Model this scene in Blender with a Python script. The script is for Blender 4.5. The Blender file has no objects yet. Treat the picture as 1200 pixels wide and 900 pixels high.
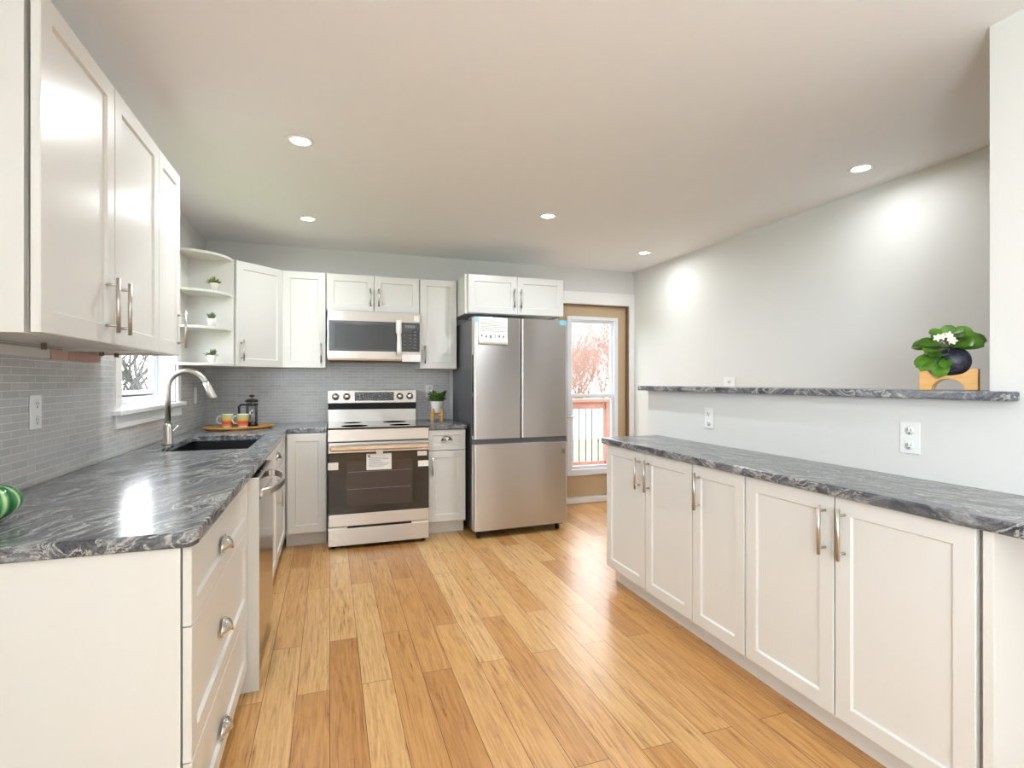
import bpy, bmesh, math, random
from mathutils import Vector, Matrix

# ------------------------------------------------------------------ camera, sky, light, exposure
S = bpy.context.scene
COL = S.collection
F_PX, YAW, HORIZON, CAM_H = 620.0, math.radians(19.0), 446.5, 1.27
cd = bpy.data.cameras.new('camera')
cam = bpy.data.objects.new('camera', cd)
COL.objects.link(cam)
cd.sensor_width = 36.0
cd.lens = 36.0 * F_PX / 1200.0
cd.shift_y = -(450.0 - HORIZON) / 1200.0
cd.clip_start = 0.05
cd.clip_end = 300
cam.location = (0, 0, CAM_H)
cam.rotation_euler = (math.radians(90), 0, -YAW)
S.camera = cam
S.view_settings.view_transform = 'Standard'
S.view_settings.look = 'None'
S.view_settings.gamma = 1.0
S.view_settings.use_curve_mapping = False
S.view_settings.exposure = 0.98
S.cycles.use_denoising = True
S.cycles.max_bounces = 10
S.cycles.diffuse_bounces = 5
S.cycles.glossy_bounces = 4
S.cycles.transparent_max_bounces = 12
S.cycles.sample_clamp_indirect = 6.0
S.cycles.caustics_reflective = False
S.cycles.caustics_refractive = False

SKY = 5.0
LAMP_W = 5.5
w = bpy.data.worlds.new('overcast_sky')
S.world = w
w.use_nodes = True
wn, wl = w.node_tree.nodes, w.node_tree.links
bg = wn['Background']
wtc = wn.new('ShaderNodeTexCoord')
wmap = wn.new('ShaderNodeMapping'); wmap.inputs['Scale'].default_value = (2, 2, 5)
wno = wn.new('ShaderNodeTexNoise'); wno.inputs['Scale'].default_value = 1.4; wno.inputs['Detail'].default_value = 5
wr = wn.new('ShaderNodeValToRGB')
wr.color_ramp.elements[0].position = .35; wr.color_ramp.elements[0].color = (.80, .88, 1.0, 1)
wr.color_ramp.elements[1].position = .65; wr.color_ramp.elements[1].color = (1, 1, 1, 1)
wl.new(wtc.outputs['Generated'], wmap.inputs['Vector']); wl.new(wmap.outputs['Vector'], wno.inputs['Vector'])
wl.new(wno.outputs['Fac'], wr.inputs['Fac']); wl.new(wr.outputs['Color'], bg.inputs['Color'])
bg.inputs['Strength'].default_value = SKY


def area(name, loc, rot, sx, sy, power=None, portal=False, color=(1, 1, 1)):
    l = bpy.data.lights.new(name, 'AREA'); l.shape = 'RECTANGLE'; l.size = sx; l.size_y = sy
    l.color = color
    if portal: l.cycles.is_portal = True
    else: l.energy = power
    o = bpy.data.objects.new(name, l); COL.objects.link(o); o.location = loc; o.rotation_euler = rot
    return o


PI = math.pi
area('portal_door', (2.62, 5.2, 1.2), (-PI / 2, 0, 0), .7, 1.7, portal=True)
area('portal_sink_window', (-1.2, 3.55, 1.55), (0, -PI / 2, 0), 1.0, 1.2, portal=True)
# added fill light at an invented window behind the camera, tilted to the ceiling
area('added_side_fill', (-1.03, -1.95, 1.45), (0, -PI / 2 - .8, 0), .9, 1.3, power=94, color=(.75, .88, 1.0))
area('portal_added_opening', (-1.2, -1.95, 1.6), (0, -PI / 2, 0), 1.2, 1.5, portal=True)  # sky portal for the invented opening behind the camera

# ------------------------------------------------------------------ room numbers
XL, XR, YB, YF, CEIL = -.975, 3.10, 4.97, -3.1, 2.44
XP = 2.06           # kitchen face of the half wall
CT = .91            # worktop height


# ------------------------------------------------------------------ materials
def lin(c):
    return tuple(((v / 255) / 12.92 if v / 255 <= .04045 else (((v / 255) + .055) / 1.055) ** 2.4) for v in c) + (1,)


def mat(name, rgb, rough=.5, metal=0.0, spec=.5, **kw):
    m = bpy.data.materials.new(name); m.use_nodes = True
    b = m.node_tree.nodes['Principled BSDF']
    b.inputs['Base Color'].default_value = lin(rgb)
    b.inputs['Roughness'].default_value = rough
    b.inputs['Metallic'].default_value = metal
    b.inputs['Specular IOR Level'].default_value = spec
    for k, v in kw.items(): b.inputs[k.replace('_', ' ')].default_value = v
    m.diffuse_color = lin(rgb)
    return m


def nodes(m): return m.node_tree.nodes, m.node_tree.links, m.node_tree.nodes['Principled BSDF']


def coords(m, scale=(1, 1, 1), rot=(0, 0, 0), loc=(0, 0, 0), kind='Object'):
    n, l, b = nodes(m)
    tc = n.new('ShaderNodeTexCoord'); mp = n.new('ShaderNodeMapping')
    mp.inputs['Scale'].default_value = scale; mp.inputs['Rotation'].default_value = rot; mp.inputs['Location'].default_value = loc
    l.new(tc.outputs[kind], mp.inputs['Vector'])
    return mp.outputs['Vector']


def ramp(m, src, stops):
    n, l, b = nodes(m)
    r = n.new('ShaderNodeValToRGB'); e = r.color_ramp.elements
    while len(e) < len(stops): e.new(.5)
    for i, (p, c) in enumerate(stops): e[i].position = p; e[i].color = lin(c)
    l.new(src, r.inputs['Fac'])
    return r.outputs['Color']


def noise(m, vec, scale, detail=4, rough=.5, dist=0.0):
    n, l, b = nodes(m)
    t = n.new('ShaderNodeTexNoise'); t.inputs['Scale'].default_value = scale; t.inputs['Detail'].default_value = detail
    t.inputs['Roughness'].default_value = rough; t.inputs['Distortion'].default_value = dist
    l.new(vec, t.inputs['Vector'])
    return t.outputs['Fac']


def mixc(m, fac, a, c, mode='MIX'):
    n, l, b = nodes(m)
    x = n.new('ShaderNodeMix'); x.data_type = 'RGBA'; x.blend_type = mode
    for s, v in ((x.inputs['Factor'], fac), (x.inputs['A'], a), (x.inputs['B'], c)):
        if isinstance(v, (int, float, tuple)): s.default_value = v
        else: l.new(v, s)
    return x.outputs['Result']


def bump(m, src, strength=.1, dist=.01):
    n, l, b = nodes(m)
    u = n.new('ShaderNodeBump'); u.inputs['Strength'].default_value = strength; u.inputs['Distance'].default_value = dist
    l.new(src, u.inputs['Height']); l.new(u.outputs['Normal'], b.inputs['Normal'])


def granite(name, ang):
    m = mat(name, (90, 92, 98), .2, spec=.5)
    n, l, b = nodes(m)
    v0 = coords(m, (1, 1, 1), (0, 0, ang))
    # warp, then stretch so that the veins run along one direction
    wn_ = n.new('ShaderNodeTexNoise'); wn_.inputs['Scale'].default_value = 2.2; wn_.inputs['Detail'].default_value = 3
    l.new(v0, wn_.inputs['Vector'])
    sc = n.new('ShaderNodeVectorMath'); sc.operation = 'SCALE'; sc.inputs['Scale'].default_value = .35
    l.new(wn_.outputs['Color'], sc.inputs[0])
    ad = n.new('ShaderNodeVectorMath'); ad.operation = 'ADD'; l.new(v0, ad.inputs[0]); l.new(sc.outputs[0], ad.inputs[1])
    mp = n.new('ShaderNodeMapping'); mp.inputs['Scale'].default_value = (2.2, 24, 24)
    l.new(ad.outputs[0], mp.inputs['Vector'])
    f1 = noise(m, mp.outputs['Vector'], 1.0, 8, .68, .5)
    mp2 = n.new('ShaderNodeMapping'); mp2.inputs['Scale'].default_value = (1.3, 10, 10); mp2.inputs['Location'].default_value = (3, 5, 1)
    l.new(ad.outputs[0], mp2.inputs['Vector'])
    f2 = noise(m, mp2.outputs['Vector'], 1.0, 6, .62, 1.4)
    base = ramp(m, f1, [(.30, (48, 50, 58)), (.42, (84, 86, 92)), (.54, (120, 122, 126)), (.66, (168, 170, 171)), (.80, (205, 205, 202))])
    vein = ramp(m, f2, [(.475, (0, 0, 0)), (.50, (235, 235, 235)), (.525, (0, 0, 0))])
    c = mixc(m, vein, base, lin((205, 204, 198)))
    gr = noise(m, v0, 160, 3, .7)
    g2 = ramp(m, gr, [(.35, (150, 150, 155)), (.6, (255, 255, 255))])
    c = mixc(m, .55, c, g2, 'MULTIPLY')
    l.new(c, b.inputs['Base Color'])
    return m


def wood_grain(name, c1, c2, rough=.45, scale=(30, 3, 3)):
    m = mat(name, c1, rough)
    v = coords(m, scale)
    l = m.node_tree.links
    l.new(ramp(m, noise(m, v, 2, 6, .6, 1.2), [(.3, c1), (.7, c2)]), m.node_tree.nodes['Principled BSDF'].inputs['Base Color'])
    return m


def floor_mat():
    m = mat('oak_planks', (200, 155, 100), .27, spec=.5)
    n, l, b = nodes(m)
    v = coords(m, (1, 1, 1), (0, 0, PI / 2))

    def bricks(w_, ww, off, mort):
        t = n.new('ShaderNodeTexBrick'); t.offset = off; t.offset_frequency = 2; t.squash = 1
        t.inputs['Scale'].default_value = 1; t.inputs['Brick Width'].default_value = ww; t.inputs['Row Height'].default_value = w_
        t.inputs['Mortar Size'].default_value = mort; t.inputs['Mortar Smooth'].default_value = .1; t.inputs['Bias'].default_value = 0
        t.inputs['Color1'].default_value = (0, 0, 0, 1); t.inputs['Color2'].default_value = (1, 1, 1, 1)
        t.inputs['Mortar'].default_value = (.5, .5, .5, 1)
        l.new(v, t.inputs['Vector'])
        return t
    t = bricks(.127, 1.15, .37, .0012)
    tone = ramp(m, t.outputs['Color'], [(0.0, (202, 148, 88)), (.35, (217, 166, 104)), (.7, (226, 178, 116)), (1.0, (236, 196, 140))])
    # the grain shifts from plank to plank
    off = n.new('ShaderNodeVectorMath'); off.operation = 'SCALE'; off.inputs['Scale'].default_value = 7.0
    l.new(t.outputs['Color'], off.inputs[0])
    ad = n.new('ShaderNodeVectorMath'); ad.operation = 'ADD'; l.new(v, ad.inputs[0]); l.new(off.outputs[0], ad.inputs[1])
    mp = n.new('ShaderNodeMapping'); mp.inputs['Scale'].default_value = (1.6, 26, 1); l.new(ad.outputs[0], mp.inputs['Vector'])
    g = noise(m, mp.outputs['Vector'], 1.4, 8, .62, 2.2)
    gc = ramp(m, g, [(.28, (196, 176, 154)), (.5, (240, 234, 226)), (.72, (255, 255, 255))])
    mp2 = n.new('ShaderNodeMapping'); mp2.inputs['Scale'].default_value = (6, 130, 1); l.new(ad.outputs[0], mp2.inputs['Vector'])
    g2 = noise(m, mp2.outputs['Vector'], 1.2, 4, .6, .3)
    gc2 = ramp(m, g2, [(.35, (205, 195, 185)), (.6, (255, 255, 255))])
    c = mixc(m, 1.0, tone, gc, 'MULTIPLY'); c = mixc(m, .4, c, gc2, 'MULTIPLY')
    seam = ramp(m, t.outputs['Fac'], [(0.0, (255, 255, 255)), (1.0, (120, 90, 64))])
    c = mixc(m, 1.0, c, seam, 'MULTIPLY')
    l.new(c, b.inputs['Base Color'])
    rg = n.new('ShaderNodeMapRange'); rg.inputs['To Min'].default_value = .22; rg.inputs['To Max'].default_value = .38
    l.new(g, rg.inputs['Value']); l.new(rg.outputs['Result'], b.inputs['Roughness'])
    inv = n.new('ShaderNodeMath'); inv.operation = 'SUBTRACT'; inv.inputs[0].default_value = 1
    l.new(t.outputs['Fac'], inv.inputs[1]); bump(m, inv.outputs[0], .25, .002)
    return m


def tile_mat(name, axis):
    m = mat(name, (150, 150, 146), .18, spec=.6)
    n, l, b = nodes(m)
    tc = n.new('ShaderNodeTexCoord'); sp = n.new('ShaderNodeSeparateXYZ'); cb = n.new('ShaderNodeCombineXYZ')
    l.new(tc.outputs['Object'], sp.inputs[0]); l.new(sp.outputs[axis], cb.inputs['X']); l.new(sp.outputs['Z'], cb.inputs['Y'])
    t = n.new('ShaderNodeTexBrick'); t.offset = .5; t.offset_frequency = 2
    t.inputs['Scale'].default_value = 1; t.inputs['Brick Width'].default_value = .099; t.inputs['Row Height'].default_value = .0258
    t.inputs['Mortar Size'].default_value = .0013; t.inputs['Mortar Smooth'].default_value = .2; t.inputs['Bias'].default_value = 0
    t.inputs['Color1'].default_value = lin((184, 184, 183)); t.inputs['Color2'].default_value = lin((196, 196, 195))
    t.inputs['Mortar'].default_value = lin((228, 227, 222))
    l.new(cb.outputs[0], t.inputs['Vector']); l.new(t.outputs['Color'], b.inputs['Base Color'])
    inv = n.new('ShaderNodeMath'); inv.operation = 'SUBTRACT'; inv.inputs[0].default_value = 1
    l.new(t.outputs['Fac'], inv.inputs[1]); bump(m, inv.outputs[0], .3, .0015)
    return m


def steel(name, rgb, rough, axis_scale, aniso=.85):
    m = mat(name, rgb, rough, 1.0)
    n, l, b = nodes(m)
    tg_ = n.new('ShaderNodeTangent'); tg_.direction_type = 'RADIAL'; tg_.axis = 'Z'; l.new(tg_.outputs[0], b.inputs['Tangent'])
    b.inputs['Anisotropic'].default_value = aniso; b.inputs['Anisotropic Rotation'].default_value = .25
    v = coords(m, axis_scale)
    g = noise(m, v, 1, 3, .6)
    mr = n.new('ShaderNodeMapRange'); mr.inputs['To Min'].default_value = max(.02, rough - .012); mr.inputs['To Max'].default_value = rough + .018
    l.new(g, mr.inputs['Value']); l.new(mr.outputs['Result'], b.inputs['Roughness'])
    return m


def wall_paint(name, rgb, rough=.55):
    m = mat(name, rgb, rough, spec=.3)
    v = coords(m); bump(m, noise(m, v, 260, 3, .6), .04, .002)
    return m


def thin_glass(name, tint=(1, 1, 1), refl=.07):
    m = bpy.data.materials.new(name); m.use_nodes = True
    n, l = m.node_tree.nodes, m.node_tree.links; n.clear()
    out = n.new('ShaderNodeOutputMaterial'); mx = n.new('ShaderNodeMixShader'); tr = n.new('ShaderNodeBsdfTransparent')
    gl = n.new('ShaderNodeBsdfGlossy'); gl.inputs['Roughness'].default_value = .02
    tr.inputs['Color'].default_value = tint + (1,); mx.inputs['Fac'].default_value = refl
    l.new(tr.outputs[0], mx.inputs[1]); l.new(gl.outputs[0], mx.inputs[2]); l.new(mx.outputs[0], out.inputs['Surface'])
    return m


def emit(name, rgb, strength):
    m = mat(name, rgb, .5)
    b = m.node_tree.nodes['Principled BSDF']
    b.inputs['Emission Color'].default_value = lin(rgb); b.inputs['Emission Strength'].default_value = strength
    return m


M = dict(
    wall=wall_paint('pale_grey_wall_paint', (223, 222, 218)),
    ceiling=wall_paint('white_ceiling_paint', (246, 246, 248), .7),
    floor=floor_mat(),
    granite_left=granite('grey_veined_granite', math.radians(-62)),
    granite_right=granite('grey_granite_buffet', math.radians(72)),
    cab=mat('satin_white_cabinet_paint', (222, 221, 216), .28, spec=.5),
    cab_in=mat('white_cabinet_interior', (236, 232, 224), .45),
    raw=mat('unfinished_pinkish_board', (205, 172, 158), .6),
    trim=mat('gloss_white_trim', (240, 239, 236), .3),
    nickel=mat('brushed_nickel', (204, 199, 190), .3, 1.0),
    chrome=mat('chrome', (215, 212, 206), .12, 1.0),
    steel=steel('brushed_stainless_steel', (200, 196, 191), .28, (3, 3, 160)),
    steel_v=steel('brushed_stainless_refrigerator', (216, 214, 212), .34, (3, 3, 160)),
    steel_m=steel('polished_stainless_steel', (205, 201, 196), .12, (3, 3, 160), .4),
    body=mat('dark_grey_painted_steel', (104, 105, 109), .4, .3),
    black=mat('black_plastic', (18, 18, 20), .35),
    blackglass=mat('black_oven_glass', (14, 10, 9), .05, spec=.8),
    darkwin=mat('smoked_window', (58, 48, 44), .08, spec=.7),
    mwin=mat('smoked_microwave_window', (44, 42, 44), .08, spec=.7),
    cooktop=mat('glass_cooktop', (34, 34, 36), .05, spec=.8),
    rubber=mat('dark_rubber', (28, 28, 30), .6),
    paper=mat('white_paper', (236, 234, 228), .6),
    ink=mat('grey_print', (120, 122, 124), .7),
    foam=mat('white_foam_wrap', (238, 236, 232), .5),
    bluetape=mat('pale_blue_tape', (128, 190, 205), .5),
    sink=mat('black_composite_sink', (16, 16, 18), .35),
    plastic=mat('white_plastic_plate', (238, 238, 235), .3),
    slot=mat('dark_slot', (50, 48, 46), .6),
    glass=thin_glass('window_glass'),
    clear=thin_glass('clear_glass', (.93, .95, .95), .12),
    vinyl=mat('white_vinyl', (236, 238, 242), .3),
    tan=mat('tan_door_paint', (196, 170, 136), .5),
    tan_dark=mat('brown_weatherstrip', (130, 104, 76), .6),
    tray=wood_grain('acacia_wood', (172, 116, 52), (222, 172, 92), .4, (3, 18, 3)),
    bamboo=wood_grain('bamboo_wood', (206, 152, 82), (226, 178, 110), .4, (4, 4, 30)),
    ceramic=mat('white_ceramic', (238, 236, 230), .25),
    potblack=mat('black_textured_ceramic', (34, 36, 46), .45),
    soil=mat('dark_soil', (46, 36, 28), .9),
    leaf1=mat('fresh_green_leaf', (104, 168, 40), .38),
    leaf2=mat('olive_green_leaf', (132, 142, 74), .5),
    leaf3=mat('grey_green_leaf', (112, 138, 96), .5),
    leaf4=mat('mid_green_leaf', (84, 118, 44), .4),
    flower=mat('white_petals', (238, 234, 220), .5),
    stalk=mat('grey_green_stalk', (120, 118, 96), .6),
    coffee=mat('dark_coffee', (40, 24, 16), .3),
    lamp=emit('lamp_lens', (255, 246, 228), 9.0),
    deck=wood_grain('red_cedar_boards', (124, 78, 68), (146, 98, 86), .7, (4, 30, 4)),
    iron=mat('black_iron', (60, 58, 60), .5, .4),
    bark=mat('bare_twig_bark', (150, 112, 104), .9),
    bark2=mat('grey_tree_bark', (66, 63, 61), .9),
    fence=mat('white_vinyl_fence', (225, 230, 236), .5),
    roof=mat('grey_shingles', (170, 168, 168), .9),
    siding=mat('pale_yellow_siding', (222, 218, 170), .8),
)


def ncol(m, src): m.node_tree.links.new(src, m.node_tree.nodes['Principled BSDF'].inputs['Base Color'])


def pot_speckle():
    m = M['potblack']; v = coords(m)
    ncol(m, ramp(m, noise(m, v, 60, 4, .7), [(.35, (18, 18, 24)), (.6, (66, 68, 84))])); bump(m, noise(m, v, 90, 3), .5, .004)
    m = M['leaf1']; v = coords(m)
    ncol(m, ramp(m, noise(m, v, 26, 3, .5), [(.3, (52, 98, 22)), (.7, (104, 150, 48))]))


pot_speckle()
lawn_m = mat('short_lawn_grass', (120, 140, 80), .9)
ncol(lawn_m, ramp(lawn_m, noise(lawn_m, coords(lawn_m), 3, 5), [(.3, (112, 134, 76)), (.7, (140, 158, 100))]))


def gourd_mat():
    m = mat('striped_green_glaze', (30, 120, 60), .15, spec=.7)
    n, l, b = nodes(m)
    tc = n.new('ShaderNodeTexCoord'); sp = n.new('ShaderNodeSeparateXYZ'); l.new(tc.outputs['Object'], sp.inputs[0])
    at = n.new('ShaderNodeMath'); at.operation = 'ARCTAN2'; l.new(sp.outputs['Y'], at.inputs[0]); l.new(sp.outputs['X'], at.inputs[1])
    mu = n.new('ShaderNodeMath'); mu.operation = 'MULTIPLY'; mu.inputs[1].default_value = 12; l.new(at.outputs[0], mu.inputs[0])
    co = n.new('ShaderNodeMath'); co.operation = 'COSINE'; l.new(mu.outputs[0], co.inputs[0])
    no = noise(m, coords(m), 30, 4, .6)
    ad = n.new('ShaderNodeMath'); ad.operation = 'MULTIPLY_ADD'; ad.inputs[1].default_value = .5; l.new(no, ad.inputs[0]); l.new(co.outputs[0], ad.inputs[2])
    rm = n.new('ShaderNodeMapRange'); rm.inputs['From Min'].default_value = -.85; rm.inputs['From Max'].default_value = 1.3; l.new(ad.outputs[0], rm.inputs['Value'])
    l.new(ramp(m, rm.outputs['Result'], [(.0, (206, 220, 176)), (.14, (150, 196, 130)), (.3, (52, 140, 74)), (1.0, (24, 92, 44))]), b.inputs['Base Color'])
    return m


M['gourd'] = gourd_mat()


def mug_mat():
    m = mat('striped_mug_glaze', (230, 150, 80), .2)
    n, l, b = nodes(m)
    tc = n.new('ShaderNodeTexCoord'); sp = n.new('ShaderNodeSeparateXYZ'); l.new(tc.outputs['Object'], sp.inputs[0])
    mr = n.new('ShaderNodeMapRange'); mr.inputs['From Min'].default_value = 0; mr.inputs['From Max'].default_value = .1
    l.new(sp.outputs['Z'], mr.inputs['Value'])
    r = n.new('ShaderNodeValToRGB'); r.color_ramp.interpolation = 'CONSTANT'; e = r.color_ramp.elements
    st = [(0, (240, 236, 228)), (.10, (222, 140, 128)), (.26, (214, 98, 74)), (.40, (226, 128, 78)), (.50, (236, 184, 100)), (.66, (190, 208, 146)), (.95, (240, 236, 228))]
    while len(e) < len(st): e.new(.5)
    for i, (p, c) in enumerate(st): e[i].position = p; e[i].color = lin(c)
    l.new(mr.outputs['Result'], r.inputs['Fac']); l.new(r.outputs['Color'], b.inputs['Base Color'])
    return m


M['mug'] = mug_mat()


# ------------------------------------------------------------------ mesh helpers
class MB:
    def __init__(s): s.bm = bmesh.new(); s.smooth = []

    def _face(s, vs, sm=False):
        try: f = s.bm.faces.new(vs)
        except ValueError: return
        f.smooth = sm

    def box(s, x0, x1, y0, y1, z0, z1):
        v = [s.bm.verts.new(p) for p in ((x0, y0, z0), (x1, y0, z0), (x1, y1, z0), (x0, y1, z0), (x0, y0, z1), (x1, y0, z1), (x1, y1, z1), (x0, y1, z1))]
        for f in ((3, 2, 1, 0), (4, 5, 6, 7), (0, 1, 5, 4), (1, 2, 6, 5), (2, 3, 7, 6), (3, 0, 4, 7)): s._face([v[i] for i in f])
        return s

    def prism(s, pts, z0, z1, axis='Z', holes=None, smooth=False):
        """polygon in a plane, extruded along an axis"""
        def P(a, b, c): return {'Z': (a, b, c), 'Y': (a, c, b), 'X': (c, a, b)}[axis]
        lo = [s.bm.verts.new(P(a, b, z0)) for a, b in pts]; hi = [s.bm.verts.new(P(a, b, z1)) for a, b in pts]
        n = len(pts)
        s._face(lo[::-1]); s._face(hi)
        for i in range(n): s._face([lo[i], lo[(i + 1) % n], hi[(i + 1) % n], hi[i]], smooth)
        return s

    def tube(s, pts, r, seg=12, caps=True, smooth=True):
        pts = [Vector(p) for p in pts]; rings = []
        rs = r if isinstance(r, (list, tuple)) else [r] * len(pts)
        up = None
        for i, p in enumerate(pts):
            t = (pts[min(i + 1, len(pts) - 1)] - pts[max(i - 1, 0)]).normalized()
            if up is None:
                a = Vector((0, 0, 1)) if abs(t.z) < .9 else Vector((1, 0, 0)); up = t.cross(a).normalized()
            else: up = (up - t * up.dot(t)).normalized()
            v = t.cross(up)
            rings.append([s.bm.verts.new(p + (up * math.cos(k * 2 * PI / seg) + v * math.sin(k * 2 * PI / seg)) * rs[i]) for k in range(seg)])
        for a, b in zip(rings, rings[1:]):
            for k in range(seg): s._face([a[k], a[(k + 1) % seg], b[(k + 1) % seg], b[k]], smooth)
        if caps: s._face(rings[0][::-1]); s._face(rings[-1])
        return s

    def lathe(s, prof, seg=32, c=(0, 0, 0), axis='Z', smooth=True, a0=0, a1=2 * PI):
        full = abs(a1 - a0 - 2 * PI) < 1e-6; n = seg if full else seg + 1; rings = []
        for r, z in prof:
            ring = []
            for k in range(n):
                a = a0 + (a1 - a0) * k / seg; x, y = r * math.cos(a), r * math.sin(a)
                p = {'Z': (x, y, z), 'Y': (x, z, y), 'X': (z, x, y)}[axis]
                ring.append(s.bm.verts.new((c[0] + p[0], c[1] + p[1], c[2] + p[2])))
            rings.append(ring)
        for a, b in zip(rings, rings[1:]):
            for k in range(n if full else n - 1): s._face([a[k], a[(k + 1) % n], b[(k + 1) % n], b[k]], smooth)
        if full:
            if prof[0][0] > 1e-5: s._face(rings[0][::-1])
            if prof[-1][0] > 1e-5: s._face(rings[-1])
        return s

    def ellipsoid(s, c, r, seg=20, rings=12, rot=None):
        vs = []
        for i in range(rings + 1):
            th = PI * i / rings
            for k in range(seg):
                a = 2 * PI * k / seg
                p = Vector((r[0] * math.sin(th) * math.cos(a), r[1] * math.sin(th) * math.sin(a), r[2] * math.cos(th)))
                if rot: p = rot @ p
                vs.append(s.bm.verts.new(p + Vector(c)))
        for i in range(rings):
            for k in range(seg):
                s._face([vs[i * seg + k], vs[(i + 1) * seg + k], vs[(i + 1) * seg + (k + 1) % seg], vs[i * seg + (k + 1) % seg]], True)
        return s

    def leaf(s, base, direction, length, width, up=(0, 0, 1), curl=.25, rows=5, thick=.0012, blunt=False):
        d = Vector(direction).normalized(); u = Vector(up); side = d.cross(u)
        if side.length < 1e-3: side = d.cross(Vector((1, 0, 0)))
        side.normalize(); nrm = side.cross(d).normalized(); base = Vector(base); prev = None; st = []
        for i in range(rows + 1):
            t = i / rows
            wv = width * (math.sqrt(max(0, 1 - (2 * t - 1) ** 2)) if blunt else math.sin(PI * min(1, t * .92 + .06)) ** .8)
            c = base + d * length * t - nrm * curl * length * t * t
            row = []
            for q, lift in ((-1, .12), (0, -.06), (1, .12)):
                row.append(c + side * q * wv / 2 + nrm * lift * wv)
            st.append(row)
        for sg in (0, 1):
            g = [[s.bm.verts.new(p - nrm * thick * sg) for p in row] for row in st]
            for a, b in zip(g, g[1:]):
                for k in range(2):
                    f = [a[k], a[k + 1], b[k + 1], b[k]]
                    s._face(f if sg == 0 else f[::-1], True)
        return s

    def build(s, name, m, parent=None, loc=(0, 0, 0), rotz=0, bevel=0, weld=True, kind=None):
        if weld: bmesh.ops.remove_doubles(s.bm, verts=s.bm.verts, dist=1e-6)
        bmesh.ops.recalc_face_normals(s.bm, faces=s.bm.faces)
        me = bpy.data.meshes.new(name); s.bm.to_mesh(me); s.bm.free()
        o = bpy.data.objects.new(name, me); COL.objects.link(o)
        me.materials.append(m if not isinstance(m, str) else M[m])
        o.location = loc; o.rotation_euler = (0, 0, rotz)
        if parent: o.parent = parent
        if kind: o['kind'] = kind
        if bevel:
            b = o.modifiers.new('bevel', 'BEVEL'); b.width = bevel; b.segments = 2; b.limit_method = 'ANGLE'; b.angle_limit = math.radians(40)
        return o


def box(name, m, x0, x1, y0, y1, z0, z1, parent=None, bevel=0, kind=None):
    return MB().box(x0, x1, y0, y1, z0, z1).build(name, m, parent, bevel=bevel, kind=kind)


def tag(o, label, cat, group=None):
    o['label'] = label; o['category'] = cat
    if group: o['group'] = group
    return o


def thing(name, label, cat, loc=(0, 0, 0), rotz=0, group=None):
    o = bpy.data.objects.new(name, None); COL.objects.link(o); o.empty_display_size = .05
    o.location = loc; o.rotation_euler = (0, 0, rotz)
    return tag(o, label, cat, group)


def copy_tree(o, parent=None):
    c = o.copy(); COL.objects.link(c); c.parent = parent
    for ch in list(o.children): copy_tree(ch, c)
    return c


# ------------------------------------------------------------------ the room
def wall_with_hole(name, axis, pos, thick, a0, a1, z0, z1, hole, m='wall'):
    """a wall along one axis with one rectangular opening (a, b, zlow, zhigh)"""
    mb = MB(); h0, h1, hz0, hz1 = hole
    for (p, q, r, t) in ((a0, h0, z0, z1), (h1, a1, z0, z1), (h0, h1, z0, hz0), (h0, h1, hz1, z1)):
        if q - p > 1e-4 and t - r > 1e-4:
            if axis == 'X': mb.box(p, q, pos, pos + thick, r, t)
            else: mb.box(pos, pos + thick, p, q, r, t)
    return mb.build(name, m, kind='structure', weld=False)


box('floor', 'floor', XL - .15, XR + .15, YF - .15, YB, -.05, 0, kind='structure')
box('ceiling', 'ceiling', XL - .15, XR + .15, YF - .15, YB + .15, CEIL, CEIL + .1, kind='structure')
WY0, WY1, WZ0, WZ1 = 3.06, 4.07, 1.13, 2.06          # window over the sink
wall_with_hole('wall_left', 'Y', XL, -.15, 0, YB + .15, 0, CEIL, (WY0, WY1, WZ0, WZ1))
wall_with_hole('wall_left_rear', 'Y', XL, -.15, YF, 0, 0, CEIL, (-2.7, -1.2, 1.0, 2.2))
MB().box(XL - .1, XL - .05, -2.7, -1.2, 1.0, 1.05).box(XL - .1, XL - .05, -2.7, -1.2, 2.15, 2.2).box(XL - .1, XL - .05, -2.7, -2.65, 1.05, 2.15).box(XL - .1, XL - .05, -1.25, -1.2, 1.05, 2.15).build('window_added_for_light', 'vinyl', kind='structure')  # frame of an unseen window, added to let extra light in
DX0, DX1, DZ1 = 2.20, 3.045, 2.07                    # back door opening
wall_with_hole('wall_back', 'X', YB, .15, XL, XR + .15, 0, CEIL, (DX0, DX1, 0, DZ1))
box('wall_right', 'wall', XR, XR + .15, YF, YB, 0, CEIL, kind='structure')
box('wall_front', 'wall', XL, XR, YF - .15, YF, 0, CEIL, kind='structure')
box('wall_side', 'wall', XP, XP + .13, YF, 1.138, 0, CEIL, kind='structure')
box('wall_divider', 'wall', XP, XP + .13, 1.138, 3.12, 0, 1.205, kind='structure')
box('baseboard_right', 'trim', XR - .015, XR, 1.2, YB - .02, 0, .1, bevel=.003, kind='structure')
box('baseboard_divider', 'trim', XP - .012, XP, -3, .913, 0, .1, bevel=.003, kind='structure')
# tiled backsplash
tl, tb = tile_mat('grey_mosaic_tile_left', 'Y'), tile_mat('grey_mosaic_tile_back', 'X')
T = .008
mb = MB()
mb.box(XL, XL + T, 1.43, 2.985, CT, 1.40).box(XL, XL + T, 4.15, YB, CT, 1.40).box(XL, XL + T, 2.985, 4.15, CT, 1.05)
mb.build('backsplash_wall_left', tl, kind='structure')
box('backsplash_wall_back', tb, XL + T, 1.08, YB - T, YB, CT, 1.86, kind='structure')

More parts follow.
